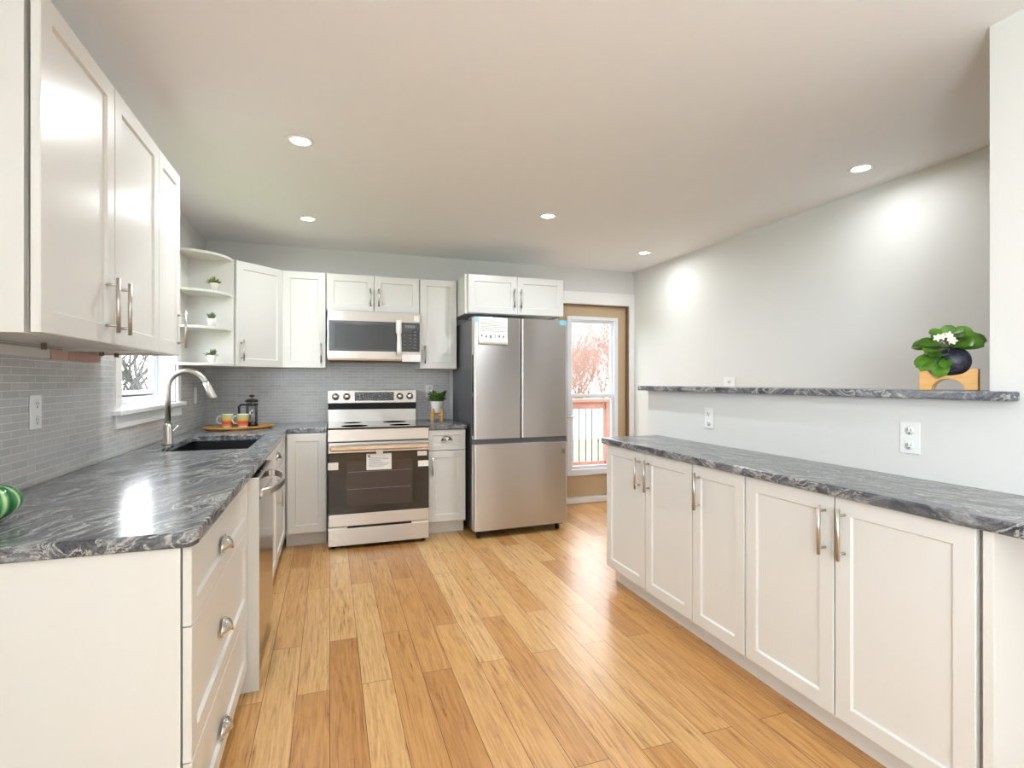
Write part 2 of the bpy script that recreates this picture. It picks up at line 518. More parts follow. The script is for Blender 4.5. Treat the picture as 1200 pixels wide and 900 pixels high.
# window over the sink: casing, stool, apron, frame, sash, glass
win = MB().box(XL - .13, XL - .10, WY0, WY1, WZ0, WZ0 + .06).box(XL - .13, XL - .10, WY0, WY1, WZ1 - .05, WZ1).box(XL - .13, XL - .10, WY0, WY0 + .05, WZ0 + .06, WZ1 - .05).box(XL - .13, XL - .10, WY1 - .05, WY1, WZ0 + .06, WZ1 - .05).build('window_1', 'vinyl', bevel=.003, kind='structure')
mb = MB()
mb.box(XL - .15, XL, WY0 - .001, WY0 + .012, WZ0, WZ1).box(XL - .15, XL, WY1 - .012, WY1 + .001, WZ0, WZ1).box(XL - .15, XL, WY0, WY1, WZ1 - .012, WZ1).box(XL - .15, XL, WY0, WY1, WZ0 - .001, WZ0 + .01)
mb.build('window_jamb', 'vinyl', win)
mb = MB()
mb.box(XL, XL + .018, WY0 - .075, WY0, WZ0 - .03, WZ1 + .075).box(XL, XL + .018, WY1, WY1 + .075, WZ0 - .03, WZ1 + .075).box(XL, XL + .018, WY0, WY1, WZ1, WZ1 + .075)
mb.build('casing', 'trim', win, bevel=.003)
box('window_sill', 'trim', XL - .10, XL + .045, WY0 - .10, WY1 + .10, WZ0 - .025, WZ0, win, .004)
box('apron', 'trim', XL, XL + .02, WY0 - .075, WY1 + .075, WZ0 - .09, WZ0 - .025, win, .003)
mb = MB()
a, b = WY0 + .05, WY1 - .05
mb.box(XL - .125, XL - .100, a, a + .06, WZ0 + .06, WZ1 - .05).box(XL - .125, XL - .100, b - .06, b, WZ0 + .06, WZ1 - .05)
mb.box(XL - .125, XL - .100, a + .06, b - .06, WZ0 + .05, WZ0 + .085).box(XL - .125, XL - .100, a + .06, b - .06, WZ1 - .105, WZ1 - .05)
mb.build('sash', 'vinyl', win, bevel=.002)
MB().box(XL - .115, XL - .111, a + .05, b - .05, WZ0 + .08, WZ1 - .10).build('pane', 'glass', win)
mb = MB(); mb.box(XL - .10, XL - .07, 3.62, 3.74, WZ0 + .01, WZ0 + .035); mb.tube([(XL - .08, 3.68, WZ0 + .03), (XL - .05, 3.72, WZ0 + .05), (XL - .045, 3.79, WZ0 + .045)], .006, 8)
mb.build('crank_handle', 'plastic', win)

# back door: casing, tan slab, single-hung lite
mb = MB()
mb.box(DX0 - .075, DX0 + .004, YB - .02, YB, 0, DZ1 + .125).box(DX1 - .004, XR - .001, YB - .02, YB, 0, DZ1 + .125).box(DX0 + .004, DX1 - .004, YB - .02, YB, DZ1, DZ1 + .125)
mb.build('trim_1', 'trim', bevel=.003, kind='structure')
door = MB()
LX0, LX1, LZ0, LZ1 = 2.325, 2.925, .285, 1.945
SY = YB + .045
for a, b, c, d in ((DX0 + .02, LX0, .06, DZ1 - .012), (LX1, DX1 - .02, .06, DZ1 - .012), (LX0, LX1, .06, LZ0), (LX0, LX1, LZ1, DZ1 - .012)): door.box(a, b, SY, SY + .045, c, d)
door = door.build('door_1', 'tan', kind='structure')
MB().box(DX0, DX0 + .02, YB, YB + .12, 0, DZ1).box(DX1 - .02, DX1, YB, YB + .12, 0, DZ1).box(DX0, DX1, YB, YB + .12, DZ1 - .012, DZ1).build('door_jamb', 'tan_dark', door)
box('threshold', 'trim', DX0, DX1, YB - .015, YB + .15, 0, .055, door, .006)
mb = MB()
for a, b, c, d in ((LX0, LX0 + .045, LZ0, LZ1), (LX1 - .045, LX1, LZ0, LZ1), (LX0 + .045, LX1 - .045, LZ1 - .035, LZ1), (LX0 + .045, LX1 - .045, LZ0, LZ0 + .06)): mb.box(a, b, SY - .018, SY + .05, c, d)
mb.build('lite_frame', 'vinyl', door, bevel=.004)
mb = MB()
zs = 1.115
for (z0, z1, y) in ((zs - .02, LZ1 - .035, SY + .022), (LZ0 + .06, zs + .02, SY + .002)):
    mb.box(LX0 + .045, LX0 + .075, y, y + .018, z0, z1).box(LX1 - .075, LX1 - .045, y, y + .018, z0, z1)
    mb.box(LX0 + .075, LX1 - .075, y, y + .018, z0, z0 + .035).box(LX0 + .075, LX1 - .075, y, y + .018, z1 - .03, z1)
mb.build('sash', 'vinyl', door, bevel=.002)
MB().box(LX0 + .07, LX1 - .07, SY + .03, SY + .033, zs, LZ1 - .06).box(LX0 + .07, LX1 - .07, SY + .01, SY + .013, LZ0 + .09, zs).build('pane', 'glass', door)
mb = MB(); mb.lathe([(.03, 0), (.03, -.01), (.012, -.014), (.012, -.04)], 20, (DX0 + .085, SY, .90), 'Y'); mb.tube([(DX0 + .085, SY - .04, .90), (DX0 + .14, SY - .045, .90), (DX0 + .195, SY - .04, .897)], .009, 10)
mb.build('door_handle', 'nickel', door)


# ------------------------------------------------------------------ cabinet builder (local: x along, front at -y, z up)
def shaker(x0, x1, z0, z1, y, t=.02, rail=.056, name='door', parent=None, m='cab'):
    """one slab with a recessed centre panel, facing -y; y is the back plane"""
    mb = MB(); bm = mb.bm
    fy, py = y - t, y - t + .009

    def ring(a0, a1, c0, c1, yy): return [bm.verts.new(p) for p in ((a0, yy, c0), (a1, yy, c0), (a1, yy, c1), (a0, yy, c1))]
    r = min(rail, (z1 - z0) * .26, (x1 - x0) * .28)
    A = ring(x0, x1, z0, z1, y); B = ring(x0, x1, z0, z1, fy + .002); B2 = ring(x0 + .002, x1 - .002, z0 + .002, z1 - .002, fy)
    C = ring(x0 + r, x1 - r, z0 + r, z1 - r, fy); D = ring(x0 + r + .005, x1 - r - .005, z0 + r + .005, z1 - r - .005, py)
    for P, Q in ((A, B), (B, B2), (B2, C), (C, D)):
        for k in range(4): mb._face([P[k], P[(k + 1) % 4], Q[(k + 1) % 4], Q[k]])
    mb._face(A); mb._face(D)
    return mb.build(name, m, parent)


def bar_handle(parent, x, y, z0, z1, horiz=False, name='handle'):
    """bar pull: round bar on two posts; y is the door face"""
    mb = MB(); o = .032
    mb.tube([(x, y - o, z0), (x, y - o, z1)], .0062, 12)
    for z in (z0 + .022, z1 - .022): mb.tube([(x, y - .0005, z), (x, y - o, z)], .0048, 10)
    return mb.build(name, 'nickel', parent)


def cup_pull(parent, x, y, z, wd=.096, name='cup_pull'):
    mb = MB(); bm = mb.bm
    for sgn, k in ((1, 1.0), (-1, .86)):
        n1, n2 = 14, 7; g = []
        for i in range(n1 + 1):
            a = PI * i / n1; row = []
            for j in range(n2 + 1):
                b = (PI / 2) * j / n2
                px = x + wd / 2 * k * math.cos(a) * math.cos(b) ** .8
                pz = z - .012 + .042 * k * math.sin(a) * math.cos(b) ** .9
                py = y - .028 * k * math.sin(b) * (math.sin(a) ** .5 if 0 < i < n1 else 0)
                row.append(bm.verts.new((px, py, pz)))
            g.append(row)
        for i in range(n1):
            for j in range(n2): mb._face([g[i][j], g[i + 1][j], g[i + 1][j + 1], g[i][j + 1]], True)
    mb.tube([(x - wd / 2, y - .002, z - .012), (x - wd / 2 * .7, y - .002, z + .018), (x, y - .002, z + .031), (x + wd / 2 * .7, y - .002, z + .018), (x + wd / 2, y - .002, z - .012)], .0035, 8)
    return mb.build(name, 'chrome', parent)


def cabinet(label, loc, rotz, width, depth, z0, z1, fronts, toe=0.0, name='wall_cabinet', group=None, open_top=False, toe_in=.06, gap=.004):
    """loc = back-left corner on the floor plan; fronts: (kind, x0, x1, z0, z1, handle) in local x"""
    c = thing(name, label, 'cabinet', loc, rotz, group)
    fd = -(depth - .02) + gap                 # carcass front; the doors add 20 mm
    mb = MB()
    bk = -.003
    mb.box(0, .018, fd, bk, z0 + toe, z1).box(width - .018, width, fd, bk, z0 + toe, z1)
    if not open_top: mb.box(.018, width - .018, fd, bk, z1 - .018, z1)
    mb.box(.018, width - .018, fd + .004, bk, z0 + toe + (.012 if not toe else 0), z0 + toe + (.03 if not toe else .018))
    mb.box(.018, width - .018, -.009, bk, z0 + toe + .03, z1 - .018)
    # face frame
    mb.box(.018, .036, fd, fd + .018, z0 + toe, z1).box(width - .036, width - .018, fd, fd + .018, z0 + toe, z1)
    mb.box(.036, width - .036, fd, fd + .018, z1 - .03, z1).box(.036, width - .036, fd, fd + .018, z0 + toe, z0 + toe + .03)
    mb.build('carcass', 'cab', c, bevel=.0012)
    if toe: box('toe_kick', 'cab', 0, width, fd + toe_in, fd + toe_in + .016, z0, z0 + toe, c)
    fd -= gap
    for f in fronts:
        kind, x0, x1, fz0, fz1, h = f
        d = shaker(x0, x1, fz0, fz1, fd - .002, t=.0195, name=kind, parent=c)
        yf = fd - .0215
        if h:
            if h[0] == 'bar': bar_handle(d, h[1], yf, h[2], h[3])
            elif h[0] == 'cup': cup_pull(d, h[1], yf, h[2])
    return c


G = .0025
# --- left wall uppers (rot +90: local x -> +Y, front -> +X)
R90 = PI / 2
UZ0, UZ1 = 1.385, 2.215
w1 = .93
cabinet('tall white wall cabinet with two doors, nearest on the left tiled wall', (XL, 1.56, 0), R90, w1, .32, UZ0, UZ1,
        [('door', G, w1 / 2 - G, UZ0 + .002, UZ1 - .002, ('bar', w1 / 2 - .072, 1.42, 1.59)), ('door', w1 / 2 + G, w1 - G, UZ0 + .002, UZ1 - .002, ('bar', w1 / 2 + .03, 1.42, 1.59))], gap=.010)
w2 = .32
cb = cabinet('narrow white single-door wall cabinet beside the sink window', (XL, 2.49, 0), R90, w2, .32, UZ0, UZ1,
        [('door', G, w2 - G, UZ0 + .002, UZ1 - .002, ('bar', w2 - .045, 1.42, 1.59))])
# rails and raw board under the left uppers
ur = box('hanging_rail', 'cab', .02, .79, -.02, -.008, 1.352, 1.385, None, .001)
u_parent = [o for o in COL.objects if o.get('label', '').startswith('tall white wall cabinet with two')][0]
ur.parent = u_parent
rr = MB().box(.80, .925, -.022, -.008, 1.35, 1.385).build('hanging_rail', 'raw', u_parent); rr['label'] = 'unpainted pinkish wood rail'
r2 = MB().box(.0, .30, -.022, -.008, 1.35, 1.385).build('hanging_rail', 'raw', cb)
r3 = MB().box(.02, .30, -.30, -.03, 1.390, 1.396).build('bottom_board', 'raw', cb)
for x in (.08, .24):
    k = MB().tube([(x, -.10, 1.39), (x, -.10, 1.372)], .009, 10).build('cable_clip', 'tan_dark', cb)
k = MB().tube([(.6, -.08, 1.395), (.6, -.08, 1.374)], .008, 10).build('cable_clip', 'tan_dark', u_parent)

# --- quarter-round open shelf on the end of the corner cabinet
BZ0, BZ1 = 1.377, 2.165
sh = thing('corner_shelf', 'white open shelf unit with rounded shelves beyond the sink window', 'shelf', (XL, 4.355, 0))
RS = .30


def quarter(z0, z1, r=RS):
    pts = [(0, 0), (0, -r)] + [(r * math.sin(a), -r * math.cos(a)) for a in [k * PI / 2 / 18 for k in range(1, 18)]] + [(r, 0)]
    return MB().prism(pts, z0, z1)


box('side_panel', 'cab', .0, RS + .005, -.014, -.001, BZ0, BZ1, sh, .001)
box('back_panel', 'cab', .001, .014, -RS, -.014, BZ0, BZ1, sh, .001)
for z, t, nm in ((BZ0, .018, 'shelf'), (1.632, .018, 'shelf'), (1.883, .018, 'shelf'), (BZ1 - .018, .018, 'shelf')):
    quarter(z, z + t).build(nm, 'cab', sh, bevel=.002)

# --- diagonal corner cabinet
dc = thing('corner_wall_cabinet', 'white angled corner wall cabinet with one door, above the coffee tray', 'cabinet', (XL, YB, 0))
s1, s2 = .61, .305
fp = [(0, 0), (0, -s1), (s2, -s1), (s1, -s2), (s1, 0)]
MB().prism(fp, BZ0, BZ1).build('carcass', 'cab', dc, bevel=.0015)
L = math.hypot(s1 - s2, s1 - s2)
hold = bpy.data.objects.new('tmp', None)
dd = shaker(.006, L - .006, BZ0 + .002, BZ1 - .002, -.001, parent=dc)
dd.location = (s2, -s1, 0); dd.rotation_euler = (0, 0, PI / 4)
bar_handle(dd, .045, -.021, 1.42, 1.578)
bpy.data.objects.remove(hold)

# --- back wall uppers
bx0 = XL + s1
cabinet('narrow white wall cabinet between the angled corner cabinet and the microwave', (bx0 + .002, YB, 0), 0, -.03 - bx0 - .002, .33, BZ0, BZ1,
        [('door', G, -.03 - bx0 - .006, BZ0 + .002, BZ1 - .002, ('bar', -.03 - bx0 - .04, 1.42, 1.578))])
cabinet('short white two-door wall cabinet right above the microwave', (-.027, YB, 0), 0, .768, .33, 1.856, BZ1,
        [('door', G, .384 - G / 2, 1.86, BZ1 - .002, ('bar', .384 - .033, 1.90, 2.05)), ('door', .384 + G / 2, .766, 1.86, BZ1 - .002, ('bar', .384 + .036, 1.90, 2.05))])
cabinet('narrow white wall cabinet between the microwave and the refrigerator', (.745, YB, 0), 0, .33, .33, BZ0, BZ1,
        [('door', G, .328, BZ0 + .002, BZ1 - .002, ('bar', .042, 1.42, 1.578))])
fc = cabinet('white two-door cabinet mounted over the refrigerator', (1.105, YB, 0), 0, .885, .615, 1.845, BZ1 + .015,
        [('door', G, .4425 - G / 2, 1.85, BZ1 + .013, ('bar', .4425 - .033, 1.905, 2.068)), ('door', .4425 + G / 2, .883, 1.85, BZ1 + .013, ('bar', .4425 + .030, 1.905, 2.068))])
box('scribe_panel', 'cab', -.0215, .0, -.59, 0, 1.845, BZ1 + .015, fc)

# --- left base run.  face plane X = -.318, carcass depth .657
LD = .657
LY = [1.463, 2.385]
wd = LY[1] - LY[0]
db = cabinet('white base cabinet with three drawers, nearest on the left run', (XL, LY[0], 0), R90, wd, LD, 0, .872,
             [('drawer', G, wd - G, .677, .868, ('cup', wd * .45, .752)), ('drawer', G, wd - G, .347, .673, ('cup', wd * .45, .492)), ('drawer', G, wd - G, .102, .343, ('cup', wd * .45, .176))],
             toe=.10, name='base_cabinet')
box('end_panel', 'cab', -.012, 0, -LD + .02, -.003, 0, .872, db, .0015)
gp = box('filler_panel', 'cab', XL + .02, -.275, 2.388, 2.403, .0, .872, None, .001)
tag(gp, 'tall white gable panel standing between the drawers and the dishwasher', 'panel')
ws = 4.325 - 3.03
cabinet('white sink base cabinet, past the dishwasher under the black sink', (XL, 3.03, 0), R90, ws, LD, 0, .872,
        [('drawer', G, .60, .70, .868, None), ('drawer', .605, ws - .01, .70, .868, ('cup', .62, .79)), ('door', G, .60, .102, .695, None), ('door', .605, ws - .01, .102, .695, ('bar', .645, .47, .66))],
        open_top=True, toe=.10, name='base_cabinet')

# dishwasher
dw = thing('dishwasher', 'stainless steel dishwasher with bowed handle under the left worktop', 'dishwasher', (XL, 2.406, 0), R90)
dwd = .60
box('tub', 'body', .004, dwd - .004, -.64, -.06, .05, .865, dw, .002)
box('door_panel', 'steel_m', .004, dwd - .004, -.695, -.642, .11, .772, dw, .004)
box('control_panel', 'steel_m', .004, dwd - .004, -.695, -.642, .778, .862, dw, .006)
box('toe_panel', 'black', .01, dwd - .01, -.61, -.60, .0, .1, dw)
mb = MB(); n = 16
pts = []
for k in range(n + 1):
    t = k / n; x = .035 + (dwd - .07) * t; y = -.705 - .062 * math.sin(PI * t) ** .55
    pts.append((x, y, .80))
bm = mb.bm; rings = []
for i, p in enumerate(pts):
    a = Vector(pts[max(i - 1, 0)]); b = Vector(pts[min(i + 1, n)]); d = (b - a).normalized(); nr = Vector((d.y, -d.x, 0))
    rings.append([bm.verts.new(Vector(p) + nr * u + Vector((0, 0, v))) for u, v in ((-.007, -.017), (.007, -.013), (.007, .013), (-.007, .017))])
for a, b in zip(rings, rings[1:]):
    for k in range(4): mb._face([a[k], a[(k + 1) % 4], b[(k + 1) % 4], b[k]])
mb._face(rings[0]); mb._face(rings[-1])
mb.box(.022, .05, -.712, -.694, .785, .815).box(dwd - .05, dwd - .022, -.712, -.694, .785, .815)
mb.build('handle', 'steel', dw, bevel=.003)

# --- back base run
w_ = -.022 + .316
cabinet('white single-door base cabinet between the corner and the range', (-.316, YB, 0), 0, w_, .65, 0, .872,
        [('door', .012, w_ - .006, .115, .868, None)], toe=.10, name='base_cabinet')
cabinet('small white base cabinet with drawer and door, right of the range', (.752, YB, 0), 0, .323, .66, 0, .872,
        [('drawer', G, .320, .70, .868, ('cup', .161, .788)), ('door', G, .320, .112, .695, ('bar', .040, .50, .645))], toe=.10, name='base_cabinet')

# --- buffet along the half wall (rot -90: local x -> -Y, front -> -X)
RM = -PI / 2
BD = XP - 1.66
YA = 2.985
HZ = (.66, .835)
gB = 'white buffet cabinets along the half wall'


def buffet(label, ya, yb, doors):
    wd = ya - yb
    fr = []
    for (a, b, h) in doors: fr.append(('door', ya - a + .0015, ya - b - .0015, .105, .868, h and ('bar', ya - h, HZ[0], HZ[1])))
    return cabinet(label, (XP, ya, 0), RM, wd, BD, 0, .872, fr, toe=.10, name='base_cabinet', toe_in=.045)


buffet('white two-door base cabinet at the far end of the buffet', YA, 2.14, [(2.975, 2.545, 2.598), (2.54, 2.142, 2.505)])
buffet('narrow white single-door base cabinet in the middle of the buffet', 2.138, 1.795, [(2.136, 1.797, 2.083)])
buffet('white two-door base cabinet at the near end of the buffet', 1.793, .945, [(1.791, 1.377, 1.41), (1.373, .947, 1.335)])
gable = box('filler_panel', 'cab', 1.655, XP, .905, .930, 0, .872, None, .001)
tag(gable, 'white gable panel closing the near end of the buffet', 'panel')

# --- worktops
FX, FYB = -.302, 4.335


def slab_with_hole(name, outer, hole, z0, z1, m, bevel=.006):
    bm = bmesh.new()
    def loop(pts, z): return [bm.verts.new((a, b, z)) for a, b in pts]
    for z in (z0, z1):
        o = loop(outer, z); h = loop(hole, z) if hole else []
        es = [bm.edges.new((l[i], l[(i + 1) % len(l)])) for l in (o, h) if l for i in range(len(l))]
        bmesh.ops.triangle_fill(bm, edges=es, use_beauty=True)
    for pts in (outer, hole):
        if not pts: continue
        lo, hi = loop(pts, z0), loop(pts, z1)
        for i in range(len(pts)): bm.faces.new([lo[i], lo[(i + 1) % len(pts)], hi[(i + 1) % len(pts)], hi[i]])
    bmesh.ops.remove_doubles(bm, verts=bm.verts, dist=1e-5)
    bmesh.ops.recalc_face_normals(bm, faces=bm.faces)
    me = bpy.data.meshes.new(name); bm.to_mesh(me); bm.free()
    o = bpy.data.objects.new(name, me); COL.objects.link(o); me.materials.append(M[m])
    b = o.modifiers.new('bevel', 'BEVEL'); b.width = bevel; b.segments = 3; b.limit_method = 'ANGLE'; b.angle_limit = math.radians(40)
    return o


SX0, SX1, SY0, SY1 = -.845, -.415, 3.13, 3.94
outer = [(XL + T, 1.44), (FX - .02, 1.44), (FX - .005, 1.45), (FX, 1.47), (FX, FYB - .01), (FX + .01, FYB), (-.020, FYB), (-.020, YB - T), (XL + T, YB - T)]
hole = [(SX0, SY0), (SX1, SY0), (SX1, SY1), (SX0, SY1)]
tag(slab_with_hole('countertop', outer, hole, .873, CT, 'granite_left'), 'L-shaped grey granite worktop with white veins and sink cutout', 'countertop')
tag(slab_with_hole('countertop', [(.748, 4.29), (1.082, 4.29), (1.082, YB - T), (.748, YB - T)], None, .873, CT, 'granite_left'), 'small grey granite worktop piece between range and refrigerator', 'countertop')
tag(slab_with_hole('countertop', [(1.635, -1.0), (XP - .001, -1.0), (XP - .001, 3.02), (1.65, 3.02), (1.635, 3.005)], None, .873, CT, 'granite_right'), 'long narrow grey granite buffet worktop along the half wall', 'countertop')
led = slab_with_hole('bar_ledge', [(2.0, 1.055), (XP - .001, 1.055), (XP - .001, 1.139), (2.27, 1.139), (2.27, 3.16), (2.0, 3.16)], None, 1.206, 1.237, 'granite_right')
tag(led, 'thin grey granite ledge capping the half wall', 'ledge')
# support that carries the worktop past the buffet cabinets
tag(box('support_cleat', 'cab', XP - .02, XP - .0005, -1.0, .90, .80, .8725, None, .001), 'narrow white cleat under the near worktop overhang', 'cleat')

# ------------------------------------------------------------------ sink and faucet
sk = thing('kitchen_sink', 'black undermount sink set in the granite worktop', 'sink', ((SX0 + SX1) / 2, (SY0 + SY1) / 2, .68))
hx, hy = (SX1 - SX0) / 2 + .006, (SY1 - SY0) / 2 + .006
mb = MB()
mb.box(-hx, hx, -hy, hy, 0, .012).box(-hx - .012, -hx, -hy - .012, hy + .012, 0, .192).box(hx, hx + .012, -hy - .012, hy + .012, 0, .192)
mb.box(-hx, hx, -hy - .012, -hy, 0, .192).box(-hx, hx, hy, hy + .012, 0, .192)
mb.build('basin', 'sink', sk, bevel=.003)
MB().lathe([(.045, .0125), (.045, .016), (.03, .015), (.0, .013)], 24, (0, 0, 0)).build('drain', 'chrome', sk)
fa = thing('faucet', 'tall brushed nickel gooseneck faucet behind the sink', 'faucet', (-.868, 3.47, CT))
MB().lathe([(.028, .001), (.028, .006), (.024, .012), (.024, .10), (.019, .115), (.0145, .12)], 24).build('faucet_body', 'nickel', fa)
pts = [(0, 0, .118), (0, 0, .30)]
cx, r = .098, .098
for k in range(0, 15):
    a = PI - k * (PI * .90) / 14
    pts.append((cx + r * math.cos(a), 0, .318 + r * math.sin(a)))
ex, ez = pts[-1][0], pts[-1][2]; dx, dz = pts[-1][0] - pts[-2][0], pts[-1][2] - pts[-2][2]; q = math.hypot(dx, dz); dx, dz = dx / q, dz / q
MB().tube(pts, .0145, 16).build('spout', 'nickel', fa)
MB().tube([(ex - dx * .005, 0, ez - dz * .005), (ex + dx * .02, 0, ez + dz * .02), (ex + dx * .09, 0, ez + dz * .09), (ex + dx * .1, 0, ez + dz * .1)], [.016, .018, .0205, .019], 16).build('spray_head', 'nickel', fa)
MB().tube([(0, .02, .06), (0.004, .05, .064), (.012, .06, .07), (.035, .075, .10)], [.012, .011, .007, .006], 12).build('lever', 'nickel', fa)

# ------------------------------------------------------------------ range
rg = thing('range', 'stainless steel electric range with black oven door', 'range', (-.015, YB, 0))
RW, RFY = .76, -.80
box('body', 'body', .003, RW - .003, RFY + .045, -.03, .03, .905, rg, .003)
box('cooktop', 'cooktop', 0, RW, RFY + .02, -.10, .905, .916, rg, .004)
for x, y, r in ((.2, -.62, .105), (.55, -.62, .085), (.2, -.28, .075), (.55, -.28, .1)): MB().lathe([(r, .9161), (r - .001, .9163), (r - .002, .9161)], 40, (x, y, 0)).build('burner_ring', 'cooktop', rg)
# backguard: lower steel, black vent strip, control panel leaning back
MB().prism([(-.105, .912), (-.105, 1.02), (-.03, 1.02), (-.03, .912)], 0, RW, 'X').build('backguard', 'steel', rg, bevel=.003)
MB().prism([(-.104, 1.02), (-.112, 1.075), (-.03, 1.075), (-.03, 1.02)], .0, RW, 'X').build('vent_strip', 'black', rg, bevel=.003)
MB().prism([(-.128, 1.075), (-.118, 1.190), (-.03, 1.190), (-.03, 1.075)], 0, RW, 'X').build('control_panel', 'steel', rg, bevel=.004)
disp = MB().prism([(-.1285, 1.096), (-.1215, 1.172), (-.118, 1.172), (-.118, 1.096)], .222, .560, 'X').build('display', 'blackglass', rg)
mb = MB(); rnd = random.Random(4)
for row, z in ((0, 1.155), (1, 1.135), (2, 1.106)):
    x = .24
    while x < .54:
        q = rnd.uniform(.008, .02)
        if rnd.random() < .75: mb.box(x, x + q, -.1285 + (z - 1.106) * .075, -.120, z, z + .006)
        x += q + .010
mb.build('digit_print', 'ink', disp)
for x in (.062, .155, .612, .700):
    MB().lathe([(.031, 0), (.031, -.006), (.024, -.010), (.021, -.034), (.017, -.037), (0, -.037)], 24, (x, -.124, 1.133), 'Y').build('knob', 'chrome', rg)
box('front_rail', 'steel', 0, RW, RFY + .018, RFY + .045, .812, .903, rg, .004)
od = box('oven_door', 'blackglass', .004, RW - .004, RFY - .002, RFY + .040, .268, .728, rg, .004)
box('door_rail', 'steel', .004, RW - .004, RFY - .004, RFY + .040, .728, .806, rg, .004)
box('door_bottom', 'steel', .004, RW - .004, RFY - .004, RFY + .040, .176, .268, rg, .004)
box('oven_window', 'darkwin', .135, .625, RFY - .0035, RFY - .001, .325, .665, od)
mb = MB()
for z in (.45, .58): mb.box(.145, .615, RFY - .0042, RFY - .0032, z, z + .004)
mb.build('oven_rack', 'body', od)
hd = MB(); hd.box(.012, RW - .012, RFY - .062, RFY - .036, .748, .792)
hd.build('handle', 'steel_m', rg, bevel=.011)
for x in (.02, RW - .055): MB().box(x, x + .035, RFY - .04, RFY - .003, .755, .785).build('handle_bracket', 'steel', rg, bevel=.004)
box('drawer', 'steel', .002, RW - .002, RFY + .0, RFY + .040, .03, .158, rg, .004)
box('drawer_gap', 'black', .01, RW - .01, RFY + .012, RFY + .03, .158, .176, rg)
MB().box(.0, .14, RFY - .0015, RFY + .02, .155, .172).build('white_tape', 'foam', rg)
MB().box(.62, .75, RFY - .0015, RFY + .02, .155, .172).build('white_tape', 'foam', rg)
MB().box(.002, .075, RFY - .0055, RFY - .003, .605, .66).build('sticker', 'paper', rg)
MB().box(.67, .752, RFY - .0055, RFY - .003, .60, .645).build('sticker', 'paper', rg)
MB().box(.665, .74, RFY - .0055, RFY - .003, .685, .72).build('sticker', 'foam', rg)
MB().box(.01, .055, RFY - .0015, RFY + .001, .085, .135).build('sticker', 'paper', rg)
for x in (.04, RW - .04): MB().tube([(x, RFY + .07, .001), (x, RFY + .07, .032)], .016, 12).build('foot', 'rubber', rg)
tg = thing('instruction_tag', 'white printed tag hanging from the oven door handle', 'tag', (.365, YB + RFY - .012, .728))
tg_x = .0
MB().box(-.102, .085, -.0012, 0, -.135, -.012).build('card', 'paper', tg)
MB().box(-.03, .02, -.0015, .0005, -.02, .022).build('hanging_loop', 'foam', tg)
mb = MB()
for k in range(7):
    mb.box(-.085, rnd.uniform(.0, .07), -.0022, -.0012, -.045 - k * .011, -.042 - k * .011)
mb.box(-.09, -.075, -.0022, -.0012, -.038, -.022)
mb.build('printed_lines', 'ink', tg)

# ------------------------------------------------------------------ microwave
mw = thing('microwave', 'stainless over-the-range microwave with foam-wrapped handle', 'microwave', (-.018, YB, 1.436))
MW = .758
box('case', 'body', 0, MW, -.385, -.002, .012, .416, mw, .003)
MB().box(0, MW, -.41, -.386, .018, .082).box(0, MW, -.41, -.386, .332, .416).box(0, .012, -.41, -.386, .082, .332).box(MW - .01, MW, -.41, -.386, .082, .332).build('front_frame', 'steel', mw, bevel=.003)
box('window', 'mwin', .012, .556, -.4095, -.388, .082, .332, mw, .002)
MB().box(.055, .50, -.4105, -.409, .105, .305).build('inner_screen', mat('dark_screen_mesh', (44, 42, 42), .15), mw)
box('control_panel', 'blackglass', .59, MW - .01, -.4095, -.388, .082, .332, mw, .002)
mb = MB()
for r in range(6):
    for c in range(3): mb.box(.612 + c * .044, .632 + c * .044, -.4105, -.4092, .11 + r * .028, .118 + r * .028)
mb.box(.62, .71, -.4105, -.4092, .285, .310)
mb.build('keypad_print', 'ink', mw)
box('handle_post', 'steel', .556, .590, -.41, -.386, .082, .332, mw)
hw = MB(); hw.tube([(.570, -.448, .052), (.570, -.450, .10), (.570, -.452, .2), (.568, -.452, .23), (.566, -.451, .24), (.566, -.450, .345)], [.020, .021, .018, .019, .025, .024], 14)
hw.tube([(.570, -.412, .10), (.570, -.45, .10)], .009, 10).tube([(.566, -.412, .32), (.566, -.45, .32)], .009, 10)
hw.build('foam_wrapped_handle', 'foam', mw)
box('underside_grille', 'black', .015, MW - .015, -.375, -.02, 0, .012, mw)
box('bottom_lip', mat('warm_metal_lip', (176, 140, 112), .35, .7), .0, MW, -.405, -.386, .006, .018, mw)
MB().box(.70, .742, -.4115, -.409, .345, .392).build('sticker', 'paper', mw)
MB().box(.60, .755, -.412, -.409, -.002, .06).build('plastic_film', 'foam', mw)

# ------------------------------------------------------------------ refrigerator
fr = thing('refrigerator', 'tall stainless french-door refrigerator with bottom freezer', 'refrigerator', (1.088, 4.085, 0), math.radians(2.2))
FWd = .832
box('case', 'body', .034, FWd - .008, .075, .79, .035, 1.775, fr, .004)
cx = .405


def fdoor(name, x0, x1, z0, z1, m):
    mb = MB(); pr = []
    n = 8; r = .018
    pr = [(x0, .07), (x0, r)] + [(x0 + r - r * math.cos(a), r - r * math.sin(a)) for a in [k * PI / 2 / 5 for k in range(1, 6)]]
    pr += [(x1 - r + r * math.sin(a), r - r * math.cos(a)) for a in [k * PI / 2 / 5 for k in range(0, 5)]] + [(x1, r), (x1, .07)]
    mb.prism(pr, z0, z1, smooth=False)
    return mb.build(name, m, fr, bevel=.002)


